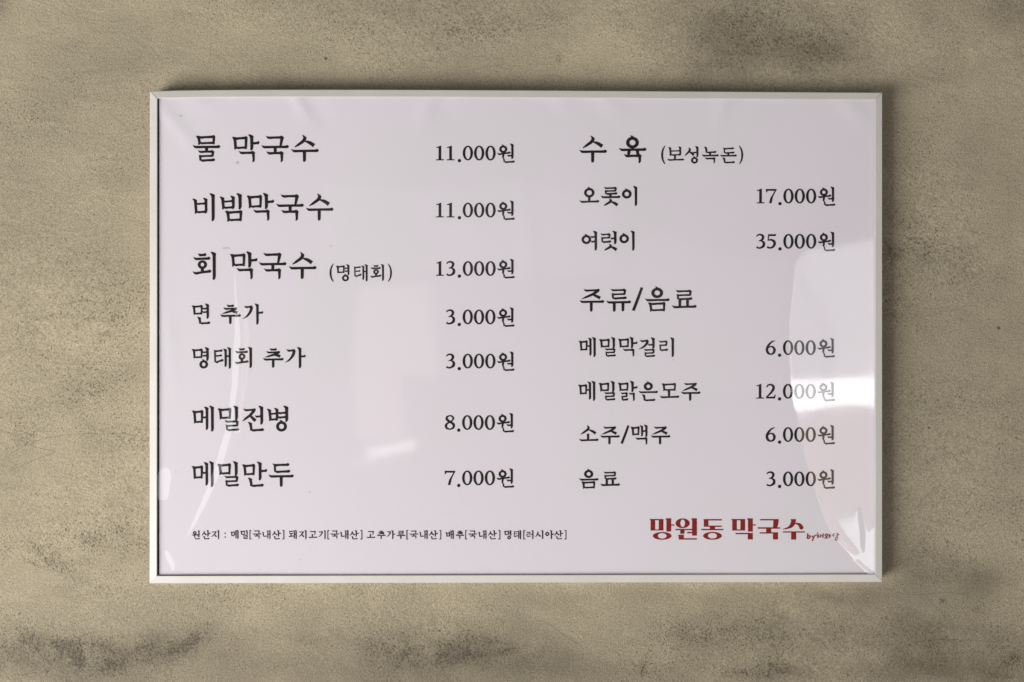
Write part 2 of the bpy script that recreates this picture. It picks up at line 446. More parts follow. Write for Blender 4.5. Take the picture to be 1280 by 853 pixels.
# ---- the clear cover sheet: bulged at the right, creased at the left, crumpled in the lower corners
CR_Y = [118, 230, 300, 330, 400, 450, 500, 560, 620, 660, 700, 722]
CR_X = [1040, 1018, 1001, 989, 979, 977, 982, 999, 1019, 1034, 1064, 1088]
def film_h(X, Y):
    c = np.interp(Y, CR_Y, CR_X)
    dmax = 1096 - c
    h0 = 0.036 * dmax * sstep(150, 330, Y) * sstep(726, 690, Y)
    d = X - c
    t = np.clip(d / dmax, 0, 1)
    a = 1.38
    right = 1 - a * t - (1 - a) * t * t
    left = np.exp(np.minimum(d, 0) / 150.0)
    # rounded shoulder instead of a knife edge
    shoulder = -0.9 * np.exp(-(d / 5.0) ** 2) * 0.12
    h = h0 * np.where(d > 0, right, left) + shoulder * sstep(200, 330, Y)
    h = h + 0.16 * np.sin(X / 29.0 + 0.4 * np.sin(Y / 60.0)) * np.sin(Y / 47.0 + 1.0) * sstep(700, 1000, X) * 0.35
    h = h + 0.10 * np.sin(X / 37.0 + Y / 90.0) * np.sin(Y / 71.0)
    # crease that curves down the left side
    h = h + ridge(X, Y, [(296, 300), (300, 360), (303, 420), (300, 480), (292, 540), (278, 590), (262, 628), (246, 660), (228, 692)], 0.95, 7.0) * (0.86 + 0.14 * np.sin(Y / 19.0 + X / 31.0))
    h = h + ridge(X, Y, [(210, 684), (222, 705), (221, 719)], 0.26, 6.5)
    h = h + ridge(X, Y, [(217, 598), (214, 612)], 0.55, 12.0, False)
    h = h + ridge(X, Y, [(573, 585), (571, 620), (575, 660)], 0.16, 5.0)
    h = h + ridge(X, Y, [(884, 532), (886, 546), (883, 556)], 0.22, 3.5)
    h = h + ridge(X, Y, [(842, 596), (844, 612), (845, 640)], 0.14, 4.0)
    h = h + ridge(X, Y, [(905, 590), (912, 612)], 0.12, 4.0)
    h = h + 0.16 * np.exp(-((X - 216) / 13.0) ** 2 - ((Y - 505) / 60.0) ** 2)
    for cx, cy, sx, sy, a in [(300, 645, 10, 30, .22), (420, 590, 26, 18, .18), (600, 180, 60, 26, .35), (480, 240, 90, 30, .3), (690, 560, 40, 60, .3), (800, 690, 50, 20, .25),
                              (940, 160, 40, 30, .3), (250, 200, 30, 50, .3), (640, 420, 30, 80, .25), (1040, 230, 30, 30, .3), (330, 700, 10, 16, .16), (420, 700, 12, 18, .16)]:
        h = h + a * np.exp(-((X - cx - .3 * (Y - cy)) / sx) ** 2 - ((Y - cy) / sy) ** 2)
    # lower right corner
    h = h + ridge(X, Y, [(1022, 640), (1046, 676), (1070, 700), (1094, 722)], 0.75, 6.0)
    h = h + ridge(X, Y, [(1058, 702), (1072, 706), (1086, 720)], 0.55, 3.6)
    h = h - ridge(X, Y, [(1066, 694), (1082, 708), (1094, 716)], 0.45, 4.0)
    h = h + ridge(X, Y, [(1076, 628), (1082, 664), (1082, 700)], 0.45, 5.0)
    h = h + ridge(X, Y, [(1096, 640), (1092, 680)], 0.5, 6.0)
    h = h + ridge(X, Y, [(1050, 600), (1080, 585), (1096, 560)], 0.12, 5.0)
    # the rim is held down by the frame
    e = np.minimum(np.minimum(X - 190, 1100 - X) / 10.0, np.minimum(Y - 117, 726 - Y) / 10.0)
    return h * np.clip(e, 0, 1)
film = grid_sheet('clear_cover_sheet', 191.0, 1099.5, 117.6, 725.0, 2.2, -0.0238, film_h, M_FILM)
film['label'] = 'glossy clear plastic cover sheet, wrinkled and reflecting windows'

# ------------------------------------------------------------------ lettering: brush-style strokes
class Pen:
    """collects filled outlines in a 100-unit em square, y down"""
    def __init__(s, wh=7.4, wv=9.2):
        s.polys = []; s.wh = wh; s.wv = wv
    BOLD = 1.0
    def poly(s, pts): s.polys.append([tuple(p) for p in pts])
    def h(s, x0, y0, x1, y1=None, w=None):
        w = (w or s.wh) * s.BOLD; y1 = y0 if y1 is None else y1; xm, ym = (x0 + x1) / 2, (y0 + y1) / 2
        k = min(1.0, (x1 - x0) / (4.2 * w)); a = w * k
        s.poly([(x0, y0 - .62 * w), (x0 + 1.1 * a, y0 - .36 * w), (xm, ym - .40 * w), (x1 - 1.1 * a, y1 - .48 * w), (x1 - .55 * a, y1 - .74 * w),
                (x1 + .12 * w, y1 - .25 * w), (x1 - .15 * w, y1 + .35 * w), (x1 - .6 * a, y1 + .46 * w), (xm, ym + .42 * w), (x0 + 1.5 * a, y0 + .56 * w), (x0 + .75 * a, y0 + .42 * w)])
    def v(s, x0, y0, x1, y1, w=None):
        w = (w or s.wv) * s.BOLD
        s.poly([(x0 - 1.05 * w, y0 - .12 * w), (x0 - .55 * w, y0 - .16 * w), (x0 + .25 * w, y0 + .12 * w), (x0 + .56 * w, y0 + .42 * w), (x0 + .46 * w, y0 + .95 * w),
                (x1 + .48 * w, y1 - .95 * w), (x1 + .30 * w, y1 - .25 * w), (x1 - .12 * w, y1 + .1 * w), (x1 - .42 * w, y1 - .12 * w),
                (x1 - .40 * w, y1 - .8 * w), (x0 - .46 * w, y0 + 1.05 * w), (x0 - .60 * w, y0 + .55 * w)])
    def stem(s, x0, y0, x1, y1, w=None):            # plain short upright
        w = (w or s.wv * .92) * s.BOLD
        s.poly([(x0 - .5 * w, y0), (x0 + .5 * w, y0), (x1 + .46 * w, y1 - .5 * w), (x1 + .2 * w, y1), (x1 - .38 * w, y1 - .05 * w), (x1 - .46 * w, y1 - .6 * w)])
    def r(s, pts, ws, n=7):                         # smooth ribbon
        P_ = [np.array(p, float) for p in pts]
        P_ = [2 * P_[0] - P_[1]] + P_ + [2 * P_[-1] - P_[-2]]
        W_ = [ws[0]] + list(ws) + [ws[-1]]
        q, w = [], []
        for i in range(1, len(P_) - 2):
            for j in range(n):
                t = j / n
                a, b, c, d = P_[i - 1:i + 3]
                q.append(.5 * ((2 * b) + (c - a) * t + (2 * a - 5 * b + 4 * c - d) * t * t + (3 * b - a - 3 * c + d) * t ** 3))
                w.append(W_[i] + (W_[i + 1] - W_[i]) * (t * t * (3 - 2 * t)))
        q.append(P_[-2]); w.append(W_[-1])
        q = np.array(q); tg = np.gradient(q, axis=0); tg /= np.linalg.norm(tg, axis=1)[:, None] + 1e-9
        nm = np.stack([-tg[:, 1], tg[:, 0]], 1); hw = np.array(w)[:, None] / 2 * s.BOLD
        A, B = q + nm * hw, q - nm * hw
        for i in range(len(q) - 1):
            s.polys.append([tuple(A[i]), tuple(A[i + 1]), tuple(B[i + 1]), tuple(B[i])])
            s.polys[-1].append('cont' if i else 'head')
    def ring(s, cx, cy, rx, ry, wx, wy, tick=True, n=28):
        o = [(cx + rx * math.cos(2 * math.pi * i / n), cy + ry * math.sin(2 * math.pi * i / n)) for i in range(n)]
        wx *= s.BOLD; wy *= s.BOLD
        k = [(cx + (rx - wx) * math.cos(2 * math.pi * i / n), cy + (ry - wy) * math.sin(2 * math.pi * i / n)) for i in range(n)]
        for i in range(n):
            j = (i + 1) % n
            s.polys.append([o[i], o[j], k[j], k[i], 'cont' if i else 'head'])
        if tick:
            s.poly([(cx - 10, cy - ry - 4.5), (cx - 1, cy - ry - 4), (cx + 7, cy - ry + 2.2), (cx + 3, cy - ry + 4), (cx - 5, cy - ry + 2.5), (cx - 5.5, cy - ry - 1.5)])
    # ---- consonants
    def m(s, x0, y0, x1, y1):
        s.v(x0 + 9, y0 + 1, x0 + 10.5, y1 + 4, 7.8); s.h(x0 + 3, y0 + 4, x1, y0 + 3); s.h(x0 + 9, y1 - 2, x1 - 2, y1 - 2.5, s.wh * .9)
        s.poly([(x1 - 9, y0 + 1), (x1 - .5, y0), (x1 + .8, y0 + 3), (x1 - 1.5, y1 + 1), (x1 - 3.5, y1 + 3), (x1 - 8.5, y1 + 2)])
    def b(s, x0, y0, x1, y1, ym):
        s.v(x0 + 10, y0 + 3, x0 + 12, y1 + 4, 8); s.v(x1 - 4, y0, x1 - 4, y1 + 3, 8); s.h(x0 + 10, ym, x1 - 4, ym - .5, 6); s.h(x0 + 10, y1 - 2, x1 - 2, y1 - 2.5, 6.6)
    def g(s, x0, y0, x1, y1, lean=4, w=None):       # top ㄱ with a leaning leg
        s.h(x0, y0, x1 - 1, y0, w)
        s.poly([(x1 - 10, y0 - 2), (x1 - 3, y0 - 4.6), (x1 + 2, y0 - 1), (x1 + .5, y0 + 5), (x1 - lean + 1.5, y1 - 5), (x1 - lean - 3, y1), (x1 - lean - 7, y1 - 1), (x1 - lean - 6, y1 - 8)])
    def gd(s, x0, y0, x1, y1):                      # ㄱ sweeping down to the left
        s.h(x0 + 2, y0, x1 - 1, y0 - .5)
        s.r([(x1 - 4, y0 - 1), (x1 - 9, y0 + (y1 - y0) * .35), (x0 + (x1 - x0) * .42, y0 + (y1 - y0) * .75), (x0 - 2, y1)], [9.5, 8.8, 6.5, 2.2])
    def n(s, x0, y0, x1, y1):
        s.v(x0 + 5, y0, x0 + 7, y1 + 2, 8); s.h(x0 + 3, y1, x1, y1 - .8)
    def d(s, x0, y0, x1, y1):
        s.h(x0, y0, x1 - 3, y0 - .5); s.poly([(x0 + 5, y0), (x0 + 13, y0), (x0 + 14, y1), (x0 + 7, y1 + 2)]); s.h(x0 + 6, y1, x1, y1 - .8)
    def l(s, x0, y0, x1, y1, f=.5):                 # ㄹ
        ym = y0 + (y1 - y0) * f
        s.h(x0, y0, x1 - 2, y0 - .3, 6.4)
        s.poly([(x1 - 9, y0 - 2), (x1 - 2, y0 - 3.6), (x1 + 1.5, y0), (x1 - 1.5, ym + 2), (x1 - 8, ym + 2)])
        s.h(x0 + 3, ym, x1 - 2, ym - .4, 6)
        s.poly([(x0 + 4, ym - 1), (x0 + 12, ym - 1), (x0 + 12.5, y1), (x0 + 6, y1 + 2)])
        s.h(x0 + 5, y1, x1 + 3, y1 - .9, 7)
    def s_(s, ax, ay, lx, ly, rx, ry, bx=None, by=None):     # ㅅ: apex, left foot, right foot, branch
        bx = ax + 1 if bx is None else bx; by = ay + (ly - ay) * .42 if by is None else by
        s.poly([(ax - 9, ay - 4.5), (ax - 4, ay - 4), (ax + 5.5, ay + 3), (ax + 4, ay + 8), (ax - 3.5, ay + 5)])
        s.r([(ax + 1, ay + 2), (ax - 3, ay + (ly - ay) * .38), ((ax + lx) / 2 - 2, ay + (ly - ay) * .72), (lx, ly)], [8.5, 8.6, 7, 3])
        s.r([(bx - 2, by), ((bx + rx) / 2 + 1, (by + ry) / 2 - 1.5), (rx, ry)], [3.5, 8.4, 9.6])
    def j(s, x0, y0, x1, lx, ly, rx, ry):           # ㅈ
        s.h(x0, y0, x1 - 2, y0 - .5, 6.8); ax = x0 + (x1 - x0) * .62
        s.r([(x1 - 7, y0), (ax - 2, y0 + (ly - y0) * .42), ((ax + lx) / 2 - 3, y0 + (ly - y0) * .75), (lx, ly)], [8.5, 8, 6.5, 2.5])
        bx, by = ax - 6, y0 + (ly - y0) * .5
        s.r([(bx, by), ((bx + rx) / 2, (by + ry) / 2 - 1), (rx, ry)], [3.5, 8, 9.2])
    def c(s, x0, y0, x1, lx, ly, rx, ry):           # ㅊ
        s.h(x0 + 15, y0 - 13, x1 - 17, y0 - 12.5, 7.4); s.j(x0, y0, x1, lx, ly, rx, ry)
    def hh(s, x0, x1, y0, y1, cx, cy, r):           # ㅎ
        s.h(cx - 16, y0, cx + 13, y0 + .3, 7.6); s.h(x0, y1, x1, y1 - .5); s.ring(cx, cy, r, r - 1, 7.6, 6.6, False)
    # ---- vowels
    def ta(s, x, y, x1): s.h(x, y, x1, y - .3, 7.6)                # ㅏ tick
    def te(s, x0, y, x): s.h(x0, y + .4, x + 2, y - .4, 6.6)       # ㅓ tick

def K(ch, bold=1.36):
    """one character in a 100-unit em"""
    p = Pen(); p.BOLD = bold
    if ch == '물': p.m(16, 5, 80, 31); p.h(3, 42, 97); p.stem(51, 42, 51, 59); p.l(21, 58.5, 76, 88)
    elif ch == '막': p.m(1, 9, 52, 47); p.v(67, 1, 67, 54); p.ta(68, 29, 93); p.g(22, 62, 77, 94, 1)
    elif ch == '국': p.g(18, 10, 79, 41, 7); p.h(3, 42, 97); p.stem(51, 42, 51, 62); p.g(20, 63, 78, 94, 2)
    elif ch == '수': p.s_(50, 6, 16, 43, 82, 38); p.h(3, 55.5, 97); p.stem(49, 55, 49, 93)
    elif ch == '비': p.b(0, 17, 50, 66, 36); p.v(70, 2, 70, 95)
    elif ch == '빔': p.b(1, 10, 51, 51, 28); p.v(70, 2, 70, 55); p.m(20, 61, 77, 93)
    elif ch == '회': p.hh(5, 64, 11, 24, 37, 44, 16); p.stem(37, 58, 37, 72); p.h(3, 73, 67, 67.5); p.v(77, 2, 77, 96)
    elif ch == '명': p.m(2, 11, 50, 49); p.te(48, 24, 72); p.te(48, 40, 72); p.v(72, 3, 72, 64); p.ring(55, 80, 20, 19, 8.4, 7.4)
    elif ch == '면': p.m(2, 11, 50, 49); p.te(48, 24, 72); p.te(48, 40, 72); p.v(73, 3, 73, 70); p.n(31, 63, 84, 91)
    elif ch == '태': p.h(5, 19, 46, 18, 6.8); p.h(12, 41, 43, 40, 6.2); p.poly([(7, 17), (15, 17), (16, 66), (9, 71)]); p.h(8, 69, 50, 62); p.v(60, 10, 60, 91, 8.2); p.te(60, 42, 78); p.v(79, 3, 79, 99, 8.8)
    elif ch == '추': p.c(18, 25, 83, 14, 47, 82, 43); p.h(3, 57, 97); p.stem(50, 57, 50, 95)
    elif ch == '가': p.gd(5, 17, 47, 71); p.v(69, 3, 69, 97); p.ta(70, 43, 95)
    elif ch == '기': p.gd(5, 19, 50, 73); p.v(76, 3, 76, 97)
    elif ch == '메': p.m(1, 19, 42, 62); p.te(40, 43, 56); p.v(56, 5, 56, 90, 8.4); p.v(76, 2, 76, 96, 9)
    elif ch == '밀': p.m(1, 11, 50, 47); p.v(70, 2, 70, 54); p.l(26, 59, 77, 90)
    elif ch == '전': p.j(5, 16, 54, 3, 57, 51, 57); p.te(48, 40, 73); p.v(74, 2, 74, 70); p.n(28, 62, 82, 91)
    elif ch == '병': p.b(1, 10, 42, 53, 30); p.te(38, 27, 73); p.te(38, 43, 73); p.v(74, 2, 74, 60); p.ring(55, 77, 20.5, 19.5, 8.6, 7.6)
    elif ch == '만': p.m(1, 13, 48, 50); p.v(67, 3, 67, 71); p.ta(68, 36, 93); p.n(27, 63, 80, 91)
    elif ch == '두': p.d(18, 14, 84, 39); p.h(3, 56, 97); p.stem(51, 56, 51, 95)
    elif ch == '원': p.ring(34, 30, 20, 18.5, 8.4, 7.4); p.h(3, 54, 70, 48, 7); p.stem(35, 52, 33, 74, 7.6); p.h(53, 62, 78, 62.5, 6.8); p.v(79, 4, 79, 78, 9); p.poly([(29, 71), (35, 72), (40, 77), (43, 92), (36, 95), (34, 80)]); p.h(36, 93.5, 90, 92.5, 7.2)
    elif ch == '육': p.ring(50, 25, 22, 20, 9, 8); p.h(3, 49, 97); p.stem(39, 49, 37, 69); p.stem(66, 49, 68, 69); p.g(20, 70, 79, 95, 2)
    elif ch == '보': p.b(10, 4, 80, 51, 27); p.stem(47, 48, 47, 76); p.h(3, 77, 97, 76)
    elif ch == '성': p.s_(31, 12, 3, 54, 53, 51, 27, 30); p.te(46, 36, 72); p.v(73, 2, 73, 63); p.ring(57, 80, 19.5, 18.5, 8, 7.2)
    elif ch == '산': p.s_(30, 14, 3, 58, 54, 54, 27, 33); p.v(70, 2, 70, 72); p.ta(71, 36, 97); p.n(26, 66, 84, 93)
    elif ch == '시': p.s_(31, 18, 3, 74, 58, 70, 27, 42); p.v(80, 2, 80, 98)
    elif ch == '녹': p.n(22, 5, 84, 35); p.stem(50, 34, 50, 53); p.h(3, 53.5, 97); p.g(20, 70, 78, 97, 2)
    elif ch == '돈': p.d(18, 14, 84, 38); p.stem(50, 36, 50, 54); p.h(3, 54, 97); p.n(22, 66, 86, 92)
    elif ch == '동': p.d(18, 14, 84, 38); p.stem(50, 36, 50, 54); p.h(3, 54, 97); p.ring(50, 78, 22, 18, 8, 7)
    elif ch == '오': p.ring(48, 31, 24, 22, 8.6, 7.8); p.stem(48, 52, 48, 71); p.h(3, 72, 93, 71)
    elif ch == '롯': p.l(18, 10, 76, 36); p.stem(48, 36, 48, 50); p.h(3, 51, 93); p.s_(50, 61, 18, 90, 80, 88, 51, 72)
    elif ch == '이': p.ring(26, 37, 22, 21, 8.4, 7.8); p.v(68, 2, 68, 91)
    elif ch == '여': p.ring(25, 41, 22, 21, 8.4, 7.8); p.te(42, 29, 68); p.te(44, 50, 68); p.v(68, 3, 68, 91)
    elif ch == '아': p.ring(26, 42, 22, 22, 8.4, 7.8); p.v(70, 3, 70, 97); p.ta(71, 44, 97)
    elif ch == '럿': p.l(4, 18, 50, 52, .45); p.te(50, 36, 70); p.v(72, 3, 72, 62); p.s_(52, 65, 22, 90, 78, 89, 52, 74)
    elif ch == '러': p.l(4, 24, 50, 66, .45); p.te(50, 44, 72); p.v(76, 3, 76, 97)
    elif ch == '주': p.j(18, 15, 82, 12, 47, 82, 44); p.h(3, 58, 97); p.stem(48, 58, 48, 96)
    elif ch == '류': p.l(20, 14, 78, 45); p.h(3, 60, 97); p.stem(34, 60, 34, 96); p.stem(67, 60, 67, 95)
    elif ch == '루': p.l(20, 12, 78, 43); p.h(3, 58, 97); p.stem(50, 58, 50, 96)
    elif ch == '음': p.ring(50, 24.5, 22.5, 20, 9, 8); p.h(3, 51.5, 97); p.m(16, 62, 81, 92)
    elif ch == '료': p.l(18, 18, 78, 48); p.stem(34, 52, 34, 77); p.stem(63, 52, 63, 77); p.h(3, 78, 97, 77)
    elif ch == '걸': p.gd(5, 19, 49, 58); p.te(46, 37, 72); p.v(73, 3, 73, 57); p.l(26, 62, 78, 92)
    elif ch == '리': p.l(4, 22, 47, 63, .42); p.v(73, 3, 73, 96)
    elif ch == '맑': p.m(1, 10, 50, 45); p.v(70, 1, 70, 54); p.ta(71, 32, 94); p.l(12, 60, 46, 91); p.g(52, 62, 80, 97, 1, 6.4)
    elif ch == '은': p.ring(50, 26, 22, 20, 9, 8); p.h(3, 54, 97); p.n(25, 66, 84, 93)
    elif ch == '모': p.m(14, 13, 81, 45); p.stem(48, 45, 48, 76); p.h(3, 78, 97, 77)
    elif ch == '소': p.s_(49, 8, 12, 47, 84, 43); p.stem(47, 44, 47, 75); p.h(3, 75.5, 97, 74.5)
    elif ch == '맥': p.m(1, 12, 42, 49); p.v(55, 5, 55, 57, 8); p.te(55, 31, 74); p.v(76, 2, 76, 61, 8.6); p.g(22, 68, 80, 97, 1)
    elif ch == '지': p.j(4, 20, 58, 2, 74, 56, 72); p.v(78, 2, 78, 98)
    elif ch == '내': p.n(3, 20, 46, 66); p.v(57, 6, 57, 92, 8.2); p.te(57, 45, 76); p.v(79, 2, 79, 98, 8.8)
    elif ch == '돼': p.d(6, 14, 52, 38); p.stem(29, 38, 29, 66); p.h(2, 69, 56, 65); p.v(64, 5, 64, 92, 8.2); p.te(64, 45, 82); p.v(84, 2, 84, 98, 8.8)
    elif ch == '고': p.g(18, 16, 82, 54, 7); p.stem(46, 42, 46, 76); p.h(3, 78, 97, 77)
    elif ch == '배': p.b(0, 18, 44, 66, 38); p.v(58, 6, 58, 92, 8.2); p.te(58, 45, 76); p.v(79, 2, 79, 98, 8.8)
    elif ch == '(': p.r([(24, -2), (12, 22), (8, 50), (12, 78), (24, 101)], [3.5, 6.5, 8, 6.5, 3.5])
    elif ch == ')': p.r([(4, -2), (16, 22), (20, 50), (16, 78), (4, 101)], [3.5, 6.5, 8, 6.5, 3.5])
    elif ch == '[': p.poly([(9, 0), (19, 0), (19, 100), (9, 100)]); p.poly([(9, 0), (30, 0), (30, 9), (9, 9)]); p.poly([(9, 91), (30, 91), (30, 100), (9, 100)])
    elif ch == ']': p.poly([(11, 0), (21, 0), (21, 100), (11, 100)]); p.poly([(0, 0), (21, 0), (21, 9), (0, 9)]); p.poly([(0, 91), (21, 91), (21, 100), (0, 100)])
    elif ch == ':':
        for y in (34, 74): p.poly([(12 + 8 * math.cos(i * math.pi / 6), y + 8 * math.sin(i * math.pi / 6)) for i in range(12)])
    elif ch == '/': p.r([(36, 4), (20, 48), (3, 92)], [7.5, 8, 8.5])
    return p.polys

def DG(ch):
    """old-style serif figures, 100 units tall, centred on x = 0"""
    p = Pen(); p.BOLD = 1.22
    if ch == '0':
        n = 36
        for i in range(n):
            a0, a1 = 2 * math.pi * i / n, 2 * math.pi * (i + 1) / n
            q = lambda a, rx, ry: (rx * math.cos(a), 50.5 + ry * math.sin(a))
            p.polys.append([q(a0, 36.5, 52.5), q(a1, 36.5, 52.5), q(a1, 18, 42.5), q(a0, 18, 42.5), 'cont' if i else 'head'])
    elif ch == '1':
        p.poly([(-27, 10), (-4, 1), (9.5, -3), (9.5, 92), (12, 94), (28, 95), (28, 102), (-28, 102), (-28, 95), (-12, 94), (-9.5, 92), (-9.5, 17), (-11, 13), (-26, 15)])
    elif ch == '2':
        p.r([(-29, 22), (-17, 6), (4, 4), (19, 16), (18, 35), (2, 60), (-20, 82), (-31, 94)], [7, 9, 11, 15, 16, 12, 9, 8])
        p.poly([(-33, 101), (-33, 94), (-26, 88), (16, 88), (24, 85), (31, 72), (36, 73), (30, 101)])
    elif ch == '3':
        p.r([(-29, 17), (-16, 5), (4, 4), (17, 15), (15, 33), (0, 44), (-14, 48)], [6, 9, 11, 15, 14, 8, 5])
        p.r([(-8, 46), (10, 49), (23, 62), (21, 82), (2, 96), (-16, 97), (-28, 90)], [5, 9, 15, 16, 11, 9, 11])
    elif ch == '5':
        p.poly([(-20, 0), (30, 0), (33, -4), (36, -3), (31, 14), (-15, 14)])
        p.poly([(-21, 0), (-13, 4), (-17, 42), (-26, 46)])
        p.r([(-24, 43), (0, 40), (20, 51), (24, 68), (14, 88), (-8, 97), (-29, 91)], [6, 11, 15, 16, 13, 10, 11])
    elif ch == '6':
        p.r([(29, 1), (4, 12), (-17, 36), (-27, 62), (-20, 86), (0, 97), (20, 87), (26, 66), (17, 48), (0, 43), (-20, 53)], [5, 10, 14, 16, 15, 9, 13, 16, 12, 8, 5])
    elif ch == '7':
        p.poly([(-37, 24), (-37, 0), (38, 0), (38, 7), (14, 52), (3, 101), (-15, 101), (-6, 64), (24, 14), (-24, 13), (-31, 24)])
    elif ch == '8':
        p.r([(18, 34), (24, 20), (13, 5), (-4, 3), (-21, 12), (-21, 28), (-4, 43), (14, 53), (27, 68), (22, 88), (0, 97), (-22, 90), (-28, 72), (-18, 56), (2, 46), (18, 34)],
            [9, 12, 9, 8, 12, 15, 14, 14, 15, 12, 8, 12, 15, 11, 8, 9])
    return p.polys

class Line:
    """one printed line: polygons in poster pixels, laid on the sheet"""
    def __init__(s): s.v, s.f, s.k = [], [], 0
    def add(s, polys, x, y, sc, scy=None):
        scy = scy or sc
        for poly in polys:
            tag = poly[-1] if isinstance(poly[-1], str) else None
            pts = poly[:-1] if tag else poly
            if tag != 'cont': s.k += 1
            lift = 0.00012 + 0.000012 * (s.k % 16)
            base = len(s.v)
            area = sum(pts[i][0] * pts[(i + 1) % len(pts)][1] - pts[(i + 1) % len(pts)][0] * pts[i][1] for i in range(len(pts)))
            if area > 0: pts = pts[::-1]
            for (u, w) in pts:
                X, Y = x + u * sc, y + w * scy
                hgt = float(paper_h(np.float64(X), np.float64(Y)))
                k = D / F_PX
                s.v.append(((X - 640) * k, Y_SHEET - hgt * 0.001 - lift, CAM_Z + (426.5 - Y) * k))
            s.f.append(tuple(range(base, len(s.v))))
    def text(s, items, y, size):
        b = 1.62 if size < 15 else (1.40 if size < 30 else 1.32)
        for ch, x in items: s.add(K(ch, b), x, y, size / 100.0)
    def build(s, label, mat=None, name='lettering'):
        o = mesh_obj(name, s.v, s.f, mat or M_INK, poster)
        o['label'] = label
        return o

def dishes():
    L = Line(); L.text([('물', 239.5), ('막', 290), ('국', 325.2), ('수', 362.5)], 168.5, 36.7); L.build('first dish name, large black letters')
    L = Line(); L.text([('비', 240.6), ('빔', 274.3), ('막', 308.3), ('국', 343.9), ('수', 381)], 241.8, 36.7); L.build('second dish name, large black letters')
    L = Line(); L.text([('회', 239.4), ('막', 287.5), ('국', 322.3), ('수', 359.8)], 314.9, 36.7)
    L.text([('(', 411.4), ('명', 419.8), ('태', 441), ('회', 461.9), (')', 484.4)], 330.4, 21.8); L.build('third dish name with a small note in brackets')
    L = Line(); L.text([('면', 239.6), ('추', 274.2), ('가', 302.9)], 379.4, 27.4); L.build('smaller line for extra noodles')
    L = Line(); L.text([('명', 239.6), ('태', 265.6), ('회', 292.3), ('추', 327.8), ('가', 356)], 433.9, 27.4); L.build('smaller line for extra fish')
    L = Line(); L.text([('메', 239.9), ('밀', 272.1), ('전', 302.2), ('병', 333.4)], 507.4, 33.6); L.build('buckwheat pancake line, lower left')
    L = Line(); L.text([('메', 239.6), ('밀', 271.6), ('만', 302.5), ('두', 334.3)], 576.8, 33.6); L.build('buckwheat dumpling line, lowest dish at left')
    L = Line(); L.text([('수', 722.8), ('육', 772.2)], 169.4, 36.7); L.text([('(', 825.8), ('보', 833.2), ('성', 855.3), ('녹', 876.4), ('돈', 899.2), (')', 923.2)], 182.9, 22.3); L.build('boiled pork heading with a note in brackets')
    L = Line(); L.text([('오', 723.4), ('롯', 749.8), ('이', 776.2)], 232.7, 27.4); L.build('first portion line under the pork heading')
    L = Line(); L.text([('여', 726), ('럿', 749.2), ('이', 773)], 288.5, 27.4); L.build('second portion line under the pork heading')
    L = Line(); L.text([('주', 723.3), ('류', 756.6), ('/', 790.5), ('음', 805), ('료', 838.6)], 358.4, 32.8); L.build('drinks heading with a slash')
    L = Line(); L.text([('메', 723.5), ('밀', 749), ('막', 772.7), ('걸', 797.8), ('리', 822)], 421.7, 25.8); L.build('rice wine line under the drinks heading')
    L = Line(); L.text([('메', 722.9), ('밀', 748.4), ('맑', 772.5), ('은', 797.3), ('모', 823.8), ('주', 850.2)], 476.5, 25.8); L.build('six-syllable drink line')
    L = Line(); L.text([('소', 722.9), ('주', 749.3), ('/', 776.2), ('맥', 788.3), ('주', 812.6)], 531, 25.8); L.build('soju and beer line with a slash')
    L = Line(); L.text([('음', 722.9), ('료', 749.6)], 586.4, 25.8); L.build('two-syllable soft drink line')
dishes()

def price(digits, R, base, label):
    """digits before the point, right ink edge, baseline"""
    L = Line()
    sc = 0.177
    xs = [R - 80.0] if len(digits) == 1 else [R - 93.3, R - 80.0]
    for ch, x in zip(digits, xs): L.add(DG(ch), x, base - 17.7, sc)
    L.add([[(2.15 * math.cos(i * math.pi / 8), 2.15 * math.sin(i * math.pi / 8)) for i in range(16)]], R - 69.0, base + .7, 1.0)
    for x in (58.4, 44.3, 30.1): L.add(DG('0'), R - x, base - 17.7, sc)
    L.add(K('원'), R - 22.8, base - 21.2, 0.253)
    L.build(label, name='price')
for dg, R, y, lab in [('11', 643.2, 200.4, 'price 11.000 in the first row at left'), ('11', 643.2, 271.7, 'price 11.000 in the second row at left'),
                      ('13', 643.2, 344.7, 'price 13.000'), ('3', 643.0, 405.2, 'price 3.000 for extra noodles'),
                      ('3', 643.0, 460.4, 'price 3.000 for extra fish'), ('8', 642.4, 537.2, 'price 8.000'), ('7', 642.4, 606.4, 'price 7.000'),
                      ('17', 1043.9, 254.2, 'price 17.000'), ('35', 1043.9, 310.7, 'price 35.000'), ('6', 1043.5, 443.6, 'price 6.000 of the rice wine'),
                      ('12', 1043.4, 498.2, 'price 12.000 washed out by the window reflection'), ('6', 1043.4, 552.2, 'price 6.000 of the soju and beer'),
                      ('3', 1043.4, 607.6, 'price 3.000 of the soft drinks')]:
    price(dg, R, y, lab)

